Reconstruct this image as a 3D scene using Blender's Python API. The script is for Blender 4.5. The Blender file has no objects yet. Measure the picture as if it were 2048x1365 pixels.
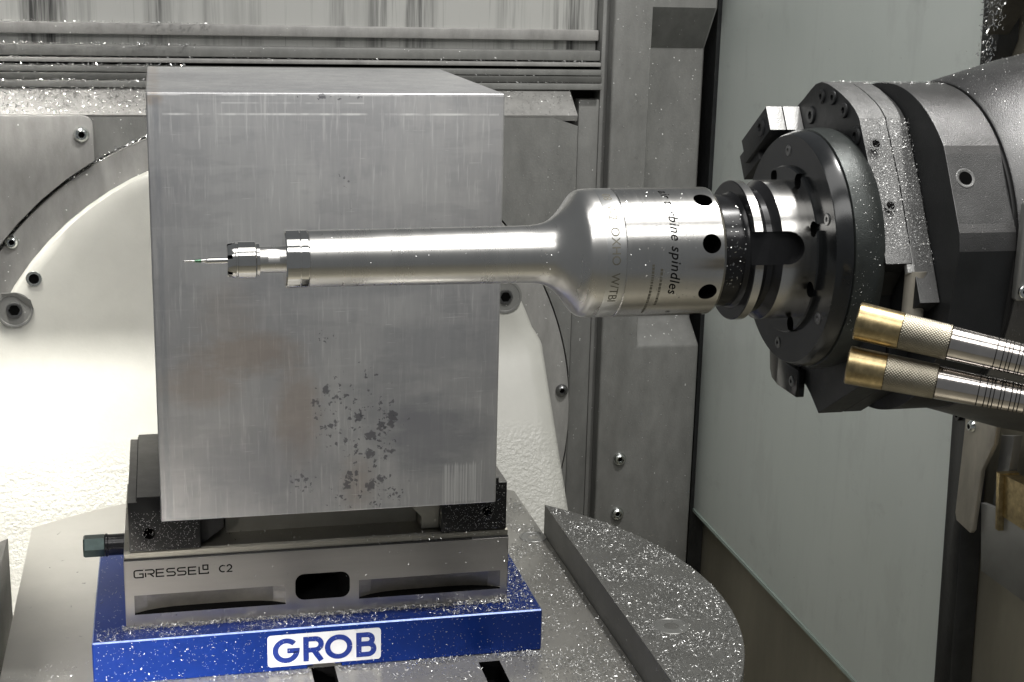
import bpy, bmesh, math, random
import numpy as np
from mathutils import Vector, Matrix, Quaternion
rnd = random.Random(7); npr = np.random.default_rng(11)
S = 0.001                       # everything below is written in millimetres
SC = bpy.context.scene
COL = SC.collection
PI = math.pi
# ------------------------------------------------------------------ camera, world, lamps, exposure
cam = bpy.data.objects.new('camera', bpy.data.cameras.new('camera'))
COL.objects.link(cam); SC.camera = cam
cam.data.sensor_width = 36; cam.data.lens = 52.0
cam.data.clip_start = 0.01; cam.data.clip_end = 20
Rm = ((0.973315, 0.033012, -0.227086), (-0.228208, 0.243029, -0.942793), (0.024065, 0.969457, 0.244077))
cam.matrix_world = Matrix.Translation(Vector((-93.11, -837.8, 319.4)) * S) @ Matrix(Rm).to_4x4()
W = bpy.data.worlds.new('World'); SC.world = W; W.use_nodes = True
W.node_tree.nodes['Background'].inputs[0].default_value = (0.88, 0.92, 0.95, 1)
W.node_tree.nodes['Background'].inputs[1].default_value = 0.135

def lamp(name, loc, target, sx, sy, power, col=(1, 0.985, 0.955), spread=180):
    d = bpy.data.lights.new(name, 'AREA'); d.shape = 'RECTANGLE'; d.size = sx * S; d.size_y = sy * S
    d.energy = power; d.color = col; d.spread = math.radians(spread)
    o = bpy.data.objects.new(name, d); COL.objects.link(o)
    o.location = Vector(loc) * S
    o.rotation_euler = (Vector(target) - Vector(loc)).to_track_quat('-Z', 'Y').to_euler()
    return o
lamp('ceiling_strip_lamp', (20, -400, 1080), (20, -200, 100), 1250, 420, 4.8)
lamp('door_strip_lamp', (20, -830, 860), (20, -200, 100), 1250, 230, 4.2)
lamp('work_lamp', (440, -200, 1200), (0, 150, 0), 60, 60, 10)
lamp('side_lamp', (-330, 290, 980), (-205, 345, -70), 200, 120, .8, (1, 0.97, 0.9), 28)
lamp('low_fill', (-370, -400, 40), (-150, -90, -115), 160, 90, .46, (1, 0.96, 0.92), 30)  # added fill without a known source, brightens table and vise at front left
SC.view_settings.view_transform = 'Standard'; SC.view_settings.look = 'None'
SC.view_settings.exposure = 0.2; SC.view_settings.gamma = 1
SC.cycles.use_denoising = True
SC.cycles.max_bounces = 8; SC.cycles.sample_clamp_indirect = 6

# ------------------------------------------------------------------ materials
def nd(nt, t, **k):
    n = nt.nodes.new(t)
    for a, v in k.items():
        if a.startswith('i_'):
            key = a[2:]
            n.inputs[int(key) if key.isdigit() else key].default_value = v
        else: setattr(n, a, v)
    return n
def base_mat(name):
    m = bpy.data.materials.new(name); m.use_nodes = True
    nt = m.node_tree; b = nt.nodes['Principled BSDF']
    tc = nd(nt, 'ShaderNodeTexCoord'); mp = nd(nt, 'ShaderNodeMapping'); mp.inputs['Scale'].default_value = (1000, 1000, 1000)
    nt.links.new(tc.outputs['Object'], mp.inputs['Vector'])
    return m, nt, b, mp.outputs['Vector']
def noise(nt, vec, scale, detail=4, rough=.6, stretch=None):
    if stretch:
        q = nd(nt, 'ShaderNodeMapping'); q.inputs['Scale'].default_value = stretch
        nt.links.new(vec, q.inputs['Vector']); vec = q.outputs['Vector']
    n = nd(nt, 'ShaderNodeTexNoise', i_Scale=scale, i_Detail=detail, i_Roughness=rough)
    nt.links.new(vec, n.inputs['Vector']); return n.outputs['Fac']
def ramp(nt, fac, a, b, ca=(0, 0, 0, 1), cb=(1, 1, 1, 1)):
    r = nd(nt, 'ShaderNodeValToRGB'); e = r.color_ramp.elements
    e[0].position = a; e[1].position = b; e[0].color = ca; e[1].color = cb
    nt.links.new(fac, r.inputs[0]); return r.outputs[0]
def mix(nt, f, a, b, mode='MIX'):
    n = nd(nt, 'ShaderNodeMix', data_type='RGBA', blend_type=mode)
    for s, v in ((0, f), (6, a), (7, b)):
        if isinstance(v, (int, float)): n.inputs[s].default_value = v
        elif isinstance(v, tuple): n.inputs[s].default_value = v if len(v) == 4 else v + (1,)
        else: nt.links.new(v, n.inputs[s])
    return n.outputs[2]
def math_(nt, op, a, b=0.0):
    n = nd(nt, 'ShaderNodeMath', operation=op)
    for i, v in enumerate((a, b)):
        if isinstance(v, (int, float)): n.inputs[i].default_value = v
        else: nt.links.new(v, n.inputs[i])
    return n.outputs[0]
def M(name, base, metal=0.0, rough=.5, mott=.12, ms=.03, stretch=None, bump=0, bs=1.0, bstretch=None, rv=.08,
      speck=0, spc=(.75, .75, .73), sps=.9, aniso=0, coat=0, spec=.5):
    m, nt, b, v = base_mat(name)
    base = tuple(base)
    n1 = noise(nt, v, ms, 6, .65, stretch)
    lo = tuple(c * (1 - mott) for c in base); hi = tuple(min(1, c * (1 + mott)) for c in base)
    c = mix(nt, ramp(nt, n1, .3, .7), lo, hi)
    met = None
    if speck:
        sn = noise(nt, v, sps, 2, .5)
        sm = ramp(nt, sn, .775 - speck * 3, .80 - speck * 3)
        c = mix(nt, sm, c, spc)
    nt.links.new(c, b.inputs['Base Color'])
    b.inputs['Metallic'].default_value = metal
    n2 = noise(nt, v, ms * 3.1, 5, .6, stretch)
    mr = nd(nt, 'ShaderNodeMapRange', i_3=max(.02, rough - rv), i_4=min(1, rough + rv)); nt.links.new(n2, mr.inputs[0])
    nt.links.new(mr.outputs[0], b.inputs['Roughness'])
    b.inputs['Specular IOR Level'].default_value = spec
    if aniso: b.inputs['Anisotropic'].default_value = aniso
    if coat: b.inputs['Coat Weight'].default_value = coat; b.inputs['Coat Roughness'].default_value = .15
    if bump:
        n3 = noise(nt, v, bs, 3, .55, bstretch)
        bp = nd(nt, 'ShaderNodeBump', i_Strength=bump, i_Distance=.0006)
        nt.links.new(n3, bp.inputs['Height']); nt.links.new(bp.outputs[0], b.inputs['Normal'])
    return m
MT = {}
MT['steel'] = M('polished_steel', (.68, .67, .65), 1, .10, .05, .2, rv=.04)
MT['satin'] = M('satin_steel', (.64, .63, .61), 1, .28, .06, .05, (1, .2, .2), bump=.008, bs=2.5, bstretch=(4, .1, .1), rv=.04)
MT['body'] = M('turned_steel', (.60, .59, .57), 1, .22, .06, .05, (3, .3, .3), bump=.006, bs=2.5, bstretch=(4, .1, .1), rv=.04)
MT['ring'] = M('frosted_steel', (.6, .6, .59), 1, .3, .05, .05, rv=.04)
MT['black'] = M('black_oxide', (.014, .014, .015), .35, .2, .3, .08, rv=.08)
MT['blackplate'] = M('black_anodised_plate', (.013, .014, .015), .1, .2, .2, .05, rv=.06, speck=.0)
MT['slotfloor'] = M('oily_slot_floor', (.12, .11, .10), .5, .4, .3, .15)
MT['hole'] = M('dark_bore', (.003, .003, .003), 0, .8, .1, .1, spec=.02)  # black colour stands in for the shade inside bores and sockets
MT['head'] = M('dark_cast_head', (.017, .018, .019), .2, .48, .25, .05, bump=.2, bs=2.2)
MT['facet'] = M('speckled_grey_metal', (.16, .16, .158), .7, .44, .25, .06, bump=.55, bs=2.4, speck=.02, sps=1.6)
MT['facetd'] = M('dark_speckled_metal', (.07, .07, .07), .6, .45, .25, .06, bump=.5, bs=2.4, speck=.012, sps=1.6)
MT['housing'] = M('satin_grey_housing', (.105, .104, .104), .8, .34, .25, .03, bump=.35, bs=2.2, speck=.015, sps=1.4)
MT['darkmetal'] = M('oily_dark_metal', (.10, .095, .085), .6, .4, .35, .04, bump=.1, bs=.8)
MT['cone'] = M('oily_flange', (.042, .047, .045), .5, .38, .4, .06, bump=.25, bs=2.2, speck=.012)
MT['lug'] = M('lit_lug_face', (.5, .5, .49), .5, .5, .15, .1, bump=.4, bs=1.2)  # light on the near lug face and key put into this paler colour
MT['brass'] = M('brass', (.42, .33, .18), 1, .32, .4, .2, bump=.04, bs=.8)
MT['knurl'] = M('knurled_steel', (.30, .275, .22), 1, .36, .25, .1)
MT['chrome'] = M('worn_chrome', (.62, .58, .55), 1, .14, .12, .1, bump=.05, bs=.5)
MT['paint'] = M('grey_paint', (.17, .17, .162), 0, .42, .18, .06, (1, 1, .45), bump=.25, bs=.5, speck=.015, sps=.35)
MT['paintl'] = M('mid_grey_paint', (.26, .255, .245), 0, .42, .2, .07, (1, 1, .35), bump=.2, bs=.5, speck=.015, sps=.35)
MT['paintd'] = M('dark_grey_paint', (.085, .085, .08), 0, .42, .2, .03, bump=.2, bs=.6, speck=.02, sps=.3)
MT['gap'] = M('dark_gap', (.012, .012, .012), 0, .8, .1, .1)
MT['white'] = M('white_casting_paint', (.74, .72, .64), 0, .38, .04, .01)
MT['tray'] = M('oily_stainless', (.38, .355, .285), .45, .38, .25, .012, (1, 1, .25), bump=.06, bs=.3)
MT['sheet'] = M('stainless_sheet', (.26, .26, .25), .6, .4, .2, .02)
MT['bracket'] = M('beige_steel_bracket', (.44, .41, .35), .4, .5, .25, .05, (1, 1, .3))
MT['rubber'] = M('black_rubber', (.02, .021, .022), 0, .35, .3, .06, bump=.3, bs=.3)
MT['gedge'] = M('pale_glass_edge', (.5, .6, .55), 0, .2, .08, .05)
MT['gun'] = M('gunmetal_screw', (.2, .2, .2), .9, .3, .1, .2)
MT['zinc'] = M('zinc_screw', (.66, .68, .66), 1, .22, .1, .3)
MT['blue'] = M('blue_anodised', (.003, .026, .19), .5, .32, .1, .05, rv=.06, bump=.03, bs=1.5)
MT['blueedge'] = M('blue_edge_highlight', (.22, .28, .50), .7, .3, .3, .3)  # highlight along the top edges painted in as a lighter blue
MT['logo'] = M('white_label', (.56, .57, .58), 0, .35, .05, .1, speck=0)
MT['logoblue'] = M('blue_print', (.006, .022, .16), 0, .4, .08, .1)
MT['ink'] = M('laser_mark', (.006, .006, .006), 0, .7, .1, .2, spec=.05)
MT['inkl'] = M('faint_engraving', (.16, .15, .12), .5, .5, .1, .3)
MT['vise'] = M('ground_vise_steel', (.41, .395, .38), 1, .3, .08, .02, (.3, 1, 3), bump=.02, bs=.6, bstretch=(.2, 1, 4), rv=.04)
MT['visetop'] = M('ground_rail_steel', (.27, .26, .225), .8, .4, .12, .03)
MT['jaw'] = M('black_jaw_steel', (.008, .008, .008), .1, .4, .3, .08, bump=.2, bs=1.5, spec=.25)
MT['pocket'] = M('dark_milled_pocket', (.20, .19, .165), .75, .42, .25, .05)  # pocket backs set darker than the vise body
MT['edge'] = M('bright_edge', (.7, .7, .68), 1, .3, .1, .1)
MT['jawtop'] = M('grey_jaw_top', (.17, .165, .155), .5, .45, .2, .05, bump=.25, bs=.8)  # upward jaw faces, greyer than the black fronts
MT['hex'] = M('phosphated_spindle', (.05, .075, .072), .5, .33, .3, .1)
MT['table'] = M('ground_table_steel', (.36, .35, .325), .6, .30, .10, .012, bump=.03, bs=.5, rv=.05)
MT['slab'] = M('grey_table_segment', (.15, .148, .14), .4, .45, .15, .03, bump=.25, bs=.9)
MT['chip'] = M('aluminium_chip', (.80, .80, .79), 1, .25, .1, .5)
MT['chipm'] = M('matt_aluminium_chip', (.50, .50, .49), .9, .42, .15, .5)
MT['chipd'] = M('dull_chip', (.32, .32, .31), 1, .35, .2, .5)
MT['gold'] = M('rainbow_coating', (.16, .30, .2), 1, .25, .5, 1.2)

def mat_block():
    m, nt, b, v = base_mat('sawn_aluminium')
    big = noise(nt, v, .011, 5, .6)
    vert = noise(nt, v, .10, 5, .7, (1, 1, .06))
    fine = noise(nt, v, .55, 3, .7, (1, 1, .05))
    hor = noise(nt, v, .3, 3, .6, (.05, .05, 1))
    pt = noise(nt, v, .045, 3, .6, (.5, 1, 1.6)); pv = noise(nt, v, .06, 3, .6, (1.5, 1, .3))
    c = mix(nt, ramp(nt, big, .32, .68), (.42, .42, .43), (.58, .58, .575))
    c = mix(nt, math_(nt, 'MULTIPLY', ramp(nt, pt, .5, .56), .25), c, (.34, .34, .355))
    c = mix(nt, math_(nt, 'MULTIPLY', ramp(nt, pv, .54, .6), .22), c, (.66, .65, .64))
    c = mix(nt, math_(nt, 'MULTIPLY', ramp(nt, vert, .42, .62), .28), c, (.33, .33, .345))
    c = mix(nt, math_(nt, 'MULTIPLY', ramp(nt, fine, .56, .68), .5), c, (.74, .74, .73))
    c = mix(nt, math_(nt, 'MULTIPLY', ramp(nt, hor, .60, .72), .18), c, (.70, .70, .69))
    sep = nd(nt, 'ShaderNodeSeparateXYZ'); nt.links.new(v, sep.inputs[0])
    def blob(cx, cz, rx, rz, lo=.55):
        dx = math_(nt, 'DIVIDE', math_(nt, 'SUBTRACT', sep.outputs[0], cx), rx)
        dz = math_(nt, 'DIVIDE', math_(nt, 'SUBTRACT', sep.outputs[2], cz), rz)
        d = math_(nt, 'SQRT', math_(nt, 'ADD', math_(nt, 'MULTIPLY', dx, dx), math_(nt, 'MULTIPLY', dz, dz)))
        return math_(nt, 'SUBTRACT', 1.0, nd_clamp(d))
    def nd_clamp(d):
        n = nd(nt, 'ShaderNodeClamp'); nt.links.new(d, n.inputs[0]); return n.outputs[0]
    # rust-brown oil stains
    br = noise(nt, v, .085, 5, .7, (.7, 1, 1.2))
    for cx, cz, rx, rz, st in ((-50, 100, 52, 22, .48), (-20, 62, 22, 48, .42), (-75, 82, 36, 22, .4), (15, 18, 18, 30, .35), (-96, 246, 8, 7, .5), (-60, 125, 30, 30, .2)):
        k = ramp(nt, math_(nt, 'MULTIPLY', blob(cx, cz, rx, rz), br), .12, .34)
        c = mix(nt, math_(nt, 'MULTIPLY', k, st), c, (.40, .31, .24))
    # bluish grey smears
    gs = noise(nt, v, .06, 4, .6, (.6, 1, 1.4))
    for cx, cz, rx, rz, st in ((60, 45, 50, 40, .6), (60, 100, 60, 26, .4), (-40, 30, 60, 35, .3), (0, 140, 90, 14, .35), (35, 70, 40, 40, .35)):
        k = ramp(nt, math_(nt, 'MULTIPLY', blob(cx, cz, rx, rz), gs), .12, .32)
        c = mix(nt, math_(nt, 'MULTIPLY', k, st), c, (.27, .275, .30))
    # dark corrosion specks: irregular cells, denser inside a few zones
    def boxmask(x0, x1, z0, z1, f):
        mx = math_(nt, 'MINIMUM', math_(nt, 'SUBTRACT', sep.outputs[0], x0), math_(nt, 'SUBTRACT', x1, sep.outputs[0]))
        mz = math_(nt, 'MINIMUM', math_(nt, 'SUBTRACT', sep.outputs[2], z0), math_(nt, 'SUBTRACT', z1, sep.outputs[2]))
        return nd_clamp(math_(nt, 'DIVIDE', math_(nt, 'MINIMUM', mx, mz), f))
    dn = nd(nt, 'ShaderNodeTexNoise', i_Scale=.45, i_Detail=3.0); nt.links.new(v, dn.inputs['Vector'])
    dv = nd(nt, 'ShaderNodeVectorMath', operation='MULTIPLY_ADD'); nt.links.new(dn.outputs['Color'], dv.inputs[0])
    dv.inputs[1].default_value = (6, 6, 6); nt.links.new(v, dv.inputs[2])
    wb = noise(nt, v, .055, 3, .6); zones = None
    for cx, cz, rx, rz, st in ((14, 56, 50, 66, 1.3), (14, 78, 44, 34, 1.05), (18, 14, 46, 28, 1.35), (-14, 24, 26, 28, 1.0), (-4, 108, 22, 14, 1.0), (9, 200, 14, 36, .95), (0, 247, 80, 7, .75), (-80, 60, 30, 70, .55), (60, 150, 60, 80, .5)):
        q = math_(nt, 'MULTIPLY', blob(cx, cz, rx, rz), math_(nt, 'MULTIPLY', wb, st * 2.4))
        zones = q if zones is None else math_(nt, 'MAXIMUM', zones, q)
    zones = nd_clamp(zones)
    for scl, rad in ((.15, .62), (.34, .55)):
        vo = nd(nt, 'ShaderNodeTexVoronoi', i_Scale=scl); nt.links.new(dv.outputs[0], vo.inputs['Vector'])
        sc_ = nd(nt, 'ShaderNodeSeparateColor'); nt.links.new(vo.outputs['Color'], sc_.inputs[0])
        rr = math_(nt, 'MULTIPLY', math_(nt, 'SUBTRACT', math_(nt, 'MULTIPLY', zones, sc_.outputs[0]), .36), rad)
        df = math_(nt, 'SUBTRACT', rr, math_(nt, 'MULTIPLY', vo.outputs['Distance'], .6))
        c = mix(nt, math_(nt, 'MULTIPLY', ramp(nt, df, -.16, .04), .22), c, (.22, .21, .22))
        k = ramp(nt, df, -.03, .07)
        c = mix(nt, math_(nt, 'MULTIPLY', k, .7), c, (.11, .11, .125))
    # thin scratches and bright scuffs
    sc = noise(nt, v, .9, 3, .7, (.035, 1, 1)); sd = noise(nt, v, .05, 3, .7, (1, 1, 1))
    for x0, x1, z0, z1, st in ((-92, 98, 236.6, 238.6, .9), (-100, 101, 247.4, 249.0, .9), (-60, 20, 243, 244.6, .5)):
        k = ramp(nt, math_(nt, 'MULTIPLY', boxmask(x0, x1, z0, z1, .5), sd), .40, .58)
        c = mix(nt, math_(nt, 'MULTIPLY', k, st), c, (.85, .85, .84))
    k = ramp(nt, math_(nt, 'ADD', sc, math_(nt, 'MULTIPLY', sd, .25)), .80, .845)
    c = mix(nt, math_(nt, 'MULTIPLY', k, .7), c, (.85, .85, .84))
    ch = noise(nt, v, 1.1, 2, .5, (1, 1, .012))
    k = ramp(nt, math_(nt, 'MULTIPLY', boxmask(60, 98, -6, 34, 9), ch), .40, .56)
    c = mix(nt, math_(nt, 'MULTIPLY', k, .7), c, (.85, .85, .84))
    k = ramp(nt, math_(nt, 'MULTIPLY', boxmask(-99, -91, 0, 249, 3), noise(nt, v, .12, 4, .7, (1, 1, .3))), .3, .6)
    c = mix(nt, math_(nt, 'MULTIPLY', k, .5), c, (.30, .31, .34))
    nt.links.new(c, b.inputs['Base Color'])
    b.inputs['Metallic'].default_value = .72
    mr = nd(nt, 'ShaderNodeMapRange', i_3=.34, i_4=.5); nt.links.new(vert, mr.inputs[0])
    nt.links.new(mr.outputs[0], b.inputs['Roughness'])
    bp = nd(nt, 'ShaderNodeBump', i_Strength=.10, i_Distance=.0004); nt.links.new(fine, bp.inputs['Height'])
    nt.links.new(bp.outputs[0], b.inputs['Normal'])
    return m
MT['block'] = mat_block()
def mat_casting():
    m, nt, b, v = base_mat('white_swivel_casting')
    sep = nd(nt, 'ShaderNodeSeparateXYZ'); nt.links.new(v, sep.inputs[0])
    big = noise(nt, v, .02, 5, .6)
    c = mix(nt, ramp(nt, big, .3, .7), (.44, .435, .40), (.51, .505, .465))
    nt.links.new(c, b.inputs['Base Color'])
    n1 = noise(nt, v, .30, 3, .55)
    msk = nd(nt, 'ShaderNodeMapRange', i_1=16.0, i_2=-12.0, i_3=.05, i_4=1.0); nt.links.new(sep.outputs[2], msk.inputs[0])
    bp = nd(nt, 'ShaderNodeBump', i_Distance=.0014); nt.links.new(n1, bp.inputs['Height']); nt.links.new(msk.outputs[0], bp.inputs['Strength'])
    nt.links.new(bp.outputs[0], b.inputs['Normal']); b.inputs['Roughness'].default_value = .36
    return m
MT['casting'] = mat_casting()
def mat_streak():
    m, nt, b, v = base_mat('oil_streaked_panel')
    sep = nd(nt, 'ShaderNodeSeparateXYZ'); nt.links.new(v, sep.inputs[0])
    st = noise(nt, v, .09, 5, .75, (1, 1, .03)); wob = noise(nt, v, .02, 3, .6, (1, 1, .15))
    low = nd(nt, 'ShaderNodeMapRange', i_1=330.0, i_2=262.0, i_3=-.05, i_4=.10); nt.links.new(sep.outputs[2], low.inputs[0])
    k = ramp(nt, math_(nt, 'ADD', math_(nt, 'ADD', math_(nt, 'MULTIPLY', st, .7), math_(nt, 'MULTIPLY', wob, .35)), low.outputs[0]), .57, .72)
    xm = noise(nt, v, .013, 2, .5, (1, 0, 0)); k = math_(nt, 'MULTIPLY', k, ramp(nt, xm, .46, .58))
    st2 = noise(nt, v, .3, 3, .7, (1, 1, .02)); k2 = ramp(nt, math_(nt, 'ADD', st2, math_(nt, 'MULTIPLY', low.outputs[0], .6)), .64, .78)
    k = math_(nt, 'MAXIMUM', k, math_(nt, 'MULTIPLY', k2, .5))
    c = mix(nt, k, (.46, .46, .44), (.06, .06, .058))
    nt.links.new(c, b.inputs['Base Color']); b.inputs['Roughness'].default_value = .3; b.inputs['Metallic'].default_value = .2
    return m
MT['streak'] = mat_streak()
def mat_pane():
    m, nt, b, v = base_mat('satin_door_pane')
    n = noise(nt, v, .006, 5, .6, (1, 1, .5)); sm = noise(nt, v, .03, 5, .7, (1, .6, 1)); dr = noise(nt, v, .4, 2, .5)
    c = mix(nt, ramp(nt, n, .3, .7), (.72, .78, .74), (.79, .84, .80))
    c = mix(nt, math_(nt, 'MULTIPLY', ramp(nt, sm, .6, .75), .3), c, (.42, .44, .42))
    vs = noise(nt, v, .05, 4, .7, (1, 1, .04)); ws = noise(nt, v, .012, 5, .65, (1, 1.6, .7))
    c = mix(nt, math_(nt, 'MULTIPLY', ramp(nt, vs, .56, .72), .10), c, (.42, .45, .43))
    c = mix(nt, math_(nt, 'MULTIPLY', ramp(nt, ws, .55, .63), .16), c, (.5, .52, .5))
    c = mix(nt, math_(nt, 'MULTIPLY', ramp(nt, dr, .75, .78), .8), c, (.85, .87, .85))
    nt.links.new(c, b.inputs['Base Color']); b.inputs['Roughness'].default_value = .28
    rg = nd(nt, 'ShaderNodeMapRange', i_3=.2, i_4=.5); nt.links.new(ws, rg.inputs[0]); nt.links.new(rg.outputs[0], b.inputs['Roughness'])
    b.inputs['Coat Weight'].default_value = .4; b.inputs['Coat Roughness'].default_value = .25
    return m
MT['pane'] = mat_pane()

# ------------------------------------------------------------------ mesh helpers (millimetres)
def finish(bm, sharp=32):
    bmesh.ops.recalc_face_normals(bm, faces=bm.faces[:])
    lim = math.radians(sharp)
    for f in bm.faces: f.smooth = True
    for e in bm.edges:
        e.smooth = not (len(e.link_faces) == 2 and e.calc_face_angle(0) > lim)
def link(name, me, parent=None, loc=None):
    o = bpy.data.objects.new(name, me); COL.objects.link(o)
    if parent: o.parent = parent
    if loc is not None: o.location = Vector(loc) * S
    return o
def base_of(p):
    v = Vector((0, 0, 0))
    while p: v += p.location; p = p.parent
    return v / S
def put(name, bm, m, parent=None, at=(0, 0, 0), sharp=32, label=None):
    """bm holds world millimetres; the object's own origin is its parent's (or `at`)"""
    finish(bm, sharp)
    org = base_of(parent) if parent else Vector(at)
    for v in bm.verts: v.co = (v.co - org) * S
    me = bpy.data.meshes.new(name); bm.to_mesh(me); bm.free()
    for q in (m if isinstance(m, (list, tuple)) else [m]): me.materials.append(MT[q])
    o = link(name, me, parent, None if parent else at)
    if label: o['label'] = label
    return o
def thing(name, label, cat, at=(0, 0, 0), group=None):
    o = bpy.data.objects.new(name, None); COL.objects.link(o); o.location = Vector(at) * S
    o.empty_display_size = .01
    return tag(o, label, cat, group)
def tag(o, label, cat=None, group=None, kind=None):
    o['label'] = label
    if cat: o['category'] = cat
    if group: o['group'] = group
    if kind: o['kind'] = kind
    return o
def B(): return bmesh.new()
def box(bm, x0, x1, y0, y1, z0, z1, bev=0, seg=2, mx=None):
    r = bmesh.ops.create_cube(bm, size=1)
    mt = Matrix.Translation(((x0 + x1) / 2, (y0 + y1) / 2, (z0 + z1) / 2)) @ Matrix.Diagonal((x1 - x0, y1 - y0, z1 - z0, 1))
    if mx is not None: mt = mx @ mt
    bmesh.ops.transform(bm, matrix=mt, verts=r['verts'])
    if bev:
        es = list({e for v in r['verts'] for e in v.link_edges})
        bmesh.ops.bevel(bm, geom=es, offset=bev, segments=seg, affect='EDGES', profile=.5)
    return bm
def prism(bm, poly, axis, a, b, bev=0, seg=2):
    """extrude a 2-D outline along axis x (outline y,z), y (outline x,z) or z (outline x,y)"""
    f = {'x': lambda p, t: (t, p[0], p[1]), 'y': lambda p, t: (p[0], t, p[1]), 'z': lambda p, t: (p[0], p[1], t)}[axis]
    va = [bm.verts.new(f(p, a)) for p in poly]; vb = [bm.verts.new(f(p, b)) for p in poly]
    n = len(poly); fs = [bm.faces.new(va), bm.faces.new(vb[::-1])]
    for i in range(n): fs.append(bm.faces.new((va[i], vb[i], vb[(i + 1) % n], va[(i + 1) % n])))
    bmesh.ops.recalc_face_normals(bm, faces=fs)
    if bev:
        es = [e for e in {e for q in fs[:2] for e in q.edges}]
        bmesh.ops.bevel(bm, geom=es, offset=bev, segments=seg, affect='EDGES', profile=.5)
    return bm
def frame(d):
    return Vector(d).normalized().to_track_quat('Z', 'Y').to_matrix().to_4x4()
def lathe(bm, prof, at, d, seg=64, cap=True, fn=None):
    """prof: (distance along d, radius); fn(i, theta, r) may reshape a ring"""
    mx = Matrix.Translation(at) @ frame(d); rings = []
    for i, (t, r) in enumerate(prof):
        if r < 1e-6: rings.append([bm.verts.new(mx @ Vector((0, 0, t)))]); continue
        ring = []
        for k in range(seg):
            th = 2 * PI * k / seg; rr = fn(i, th, r) if fn else r
            ring.append(bm.verts.new(mx @ Vector((rr * math.cos(th), rr * math.sin(th), t))))
        rings.append(ring)
    for a, b in zip(rings, rings[1:]):
        if len(a) == 1 and len(b) == 1: continue
        for k in range(seg):
            k2 = (k + 1) % seg
            if len(a) == 1: bm.faces.new((a[0], b[k], b[k2]))
            elif len(b) == 1: bm.faces.new((a[k], b[0], a[k2]))
            else: bm.faces.new((a[k], b[k], b[k2], a[k2]))
    if cap:
        for q in (rings[0], rings[-1]):
            if len(q) > 1: bm.faces.new(q)
    return bm
def cut(o, bms, m='hole', sharp=32):
    """boolean difference, cutters in world millimetres"""
    org = base_of(o)
    for bm in bms:
        bmesh.ops.recalc_face_normals(bm, faces=bm.faces[:])
        for v in bm.verts: v.co = v.co * S
        me = bpy.data.meshes.new('cutter'); bm.to_mesh(me); bm.free()
        me.materials.append(MT[m])
        c = bpy.data.objects.new('cutter', me); COL.objects.link(c)
        md = o.modifiers.new('cut', 'BOOLEAN'); md.operation = 'DIFFERENCE'; md.solver = 'EXACT'; md.material_mode = 'TRANSFER'; md.object = c
        dg = bpy.context.evaluated_depsgraph_get(); dg.update()
        new = bpy.data.meshes.new_from_object(o.evaluated_get(dg))
        o.modifiers.clear(); old = o.data; nm = old.name; o.data = new; bpy.data.meshes.remove(old); new.name = nm
        bpy.data.objects.remove(c); bpy.data.meshes.remove(me)
    b2 = bmesh.new(); b2.from_mesh(o.data); finish(b2, sharp); b2.to_mesh(o.data); b2.free()
    return o
def mod_bevel(o, w, seg=2, ang=40):
    md = o.modifiers.new('bev', 'BEVEL'); md.width = w * S; md.segments = seg; md.limit_method = 'ANGLE'; md.angle_limit = math.radians(ang)
    dg = bpy.context.evaluated_depsgraph_get(); dg.update()
    new = bpy.data.meshes.new_from_object(o.evaluated_get(dg)); o.modifiers.clear(); o.data = new
    b2 = bmesh.new(); b2.from_mesh(o.data); finish(b2); b2.to_mesh(o.data); b2.free()
def hexr(sides, r):
    w = 2 * PI / sides
    return lambda th: r * math.cos(w / 2) / math.cos((th % w) - w / 2)
def screw(parent, at, d, r, h, m='zinc', name='screw', style='button', sock=.5, seg=24, label=None):
    """head with a hexagon socket; d points out of the surface"""
    if style == 'button': prof = [(0, r), (h * .35, r * .98), (h * .75, r * .8), (h, r * .58)]
    elif style == 'cap': prof = [(0, r), (h - r * .12, r), (h, r * .88)]
    else: prof = [(-h, r * .9), (h * .2, r), (h * .2, r * .8)]
    top = prof[-1][0]; hr = hexr(6, r * sock)
    prof = prof + [(top, r * sock), (top - max(h * .7, r * .35), r * sock * .98), (top - max(h * .7, r * .35), 0)]
    n = len(prof)
    bm = lathe(B(), prof, at, d, seg, False, lambda i, th, q: hr(th) if n - 3 <= i < n - 1 else q)
    o = put(name, bm, m, parent, sharp=35, label=label)
    so = B(); dn = Vector(d).normalized(); fl = top - max(h * .7, r * .35) + .05
    lathe(so, [(fl, 0), (fl, r * sock * .84)], at, d, 6, False)
    put('socket', so, 'hole', o)
    return o
def arc(cx, cy, r, a0, a1, n=10):
    return [(cx + r * math.cos(math.radians(a0 + (a1 - a0) * i / n)), cy + r * math.sin(math.radians(a0 + (a1 - a0) * i / n))) for i in range(n + 1)]
def rrect(x0, x1, z0, z1, r, n=5):
    return arc(x1 - r, z1 - r, r, 0, 90, n) + arc(x0 + r, z1 - r, r, 90, 180, n) + arc(x0 + r, z0 + r, r, 180, 270, n) + arc(x1 - r, z0 + r, r, 270, 360, n)
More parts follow.
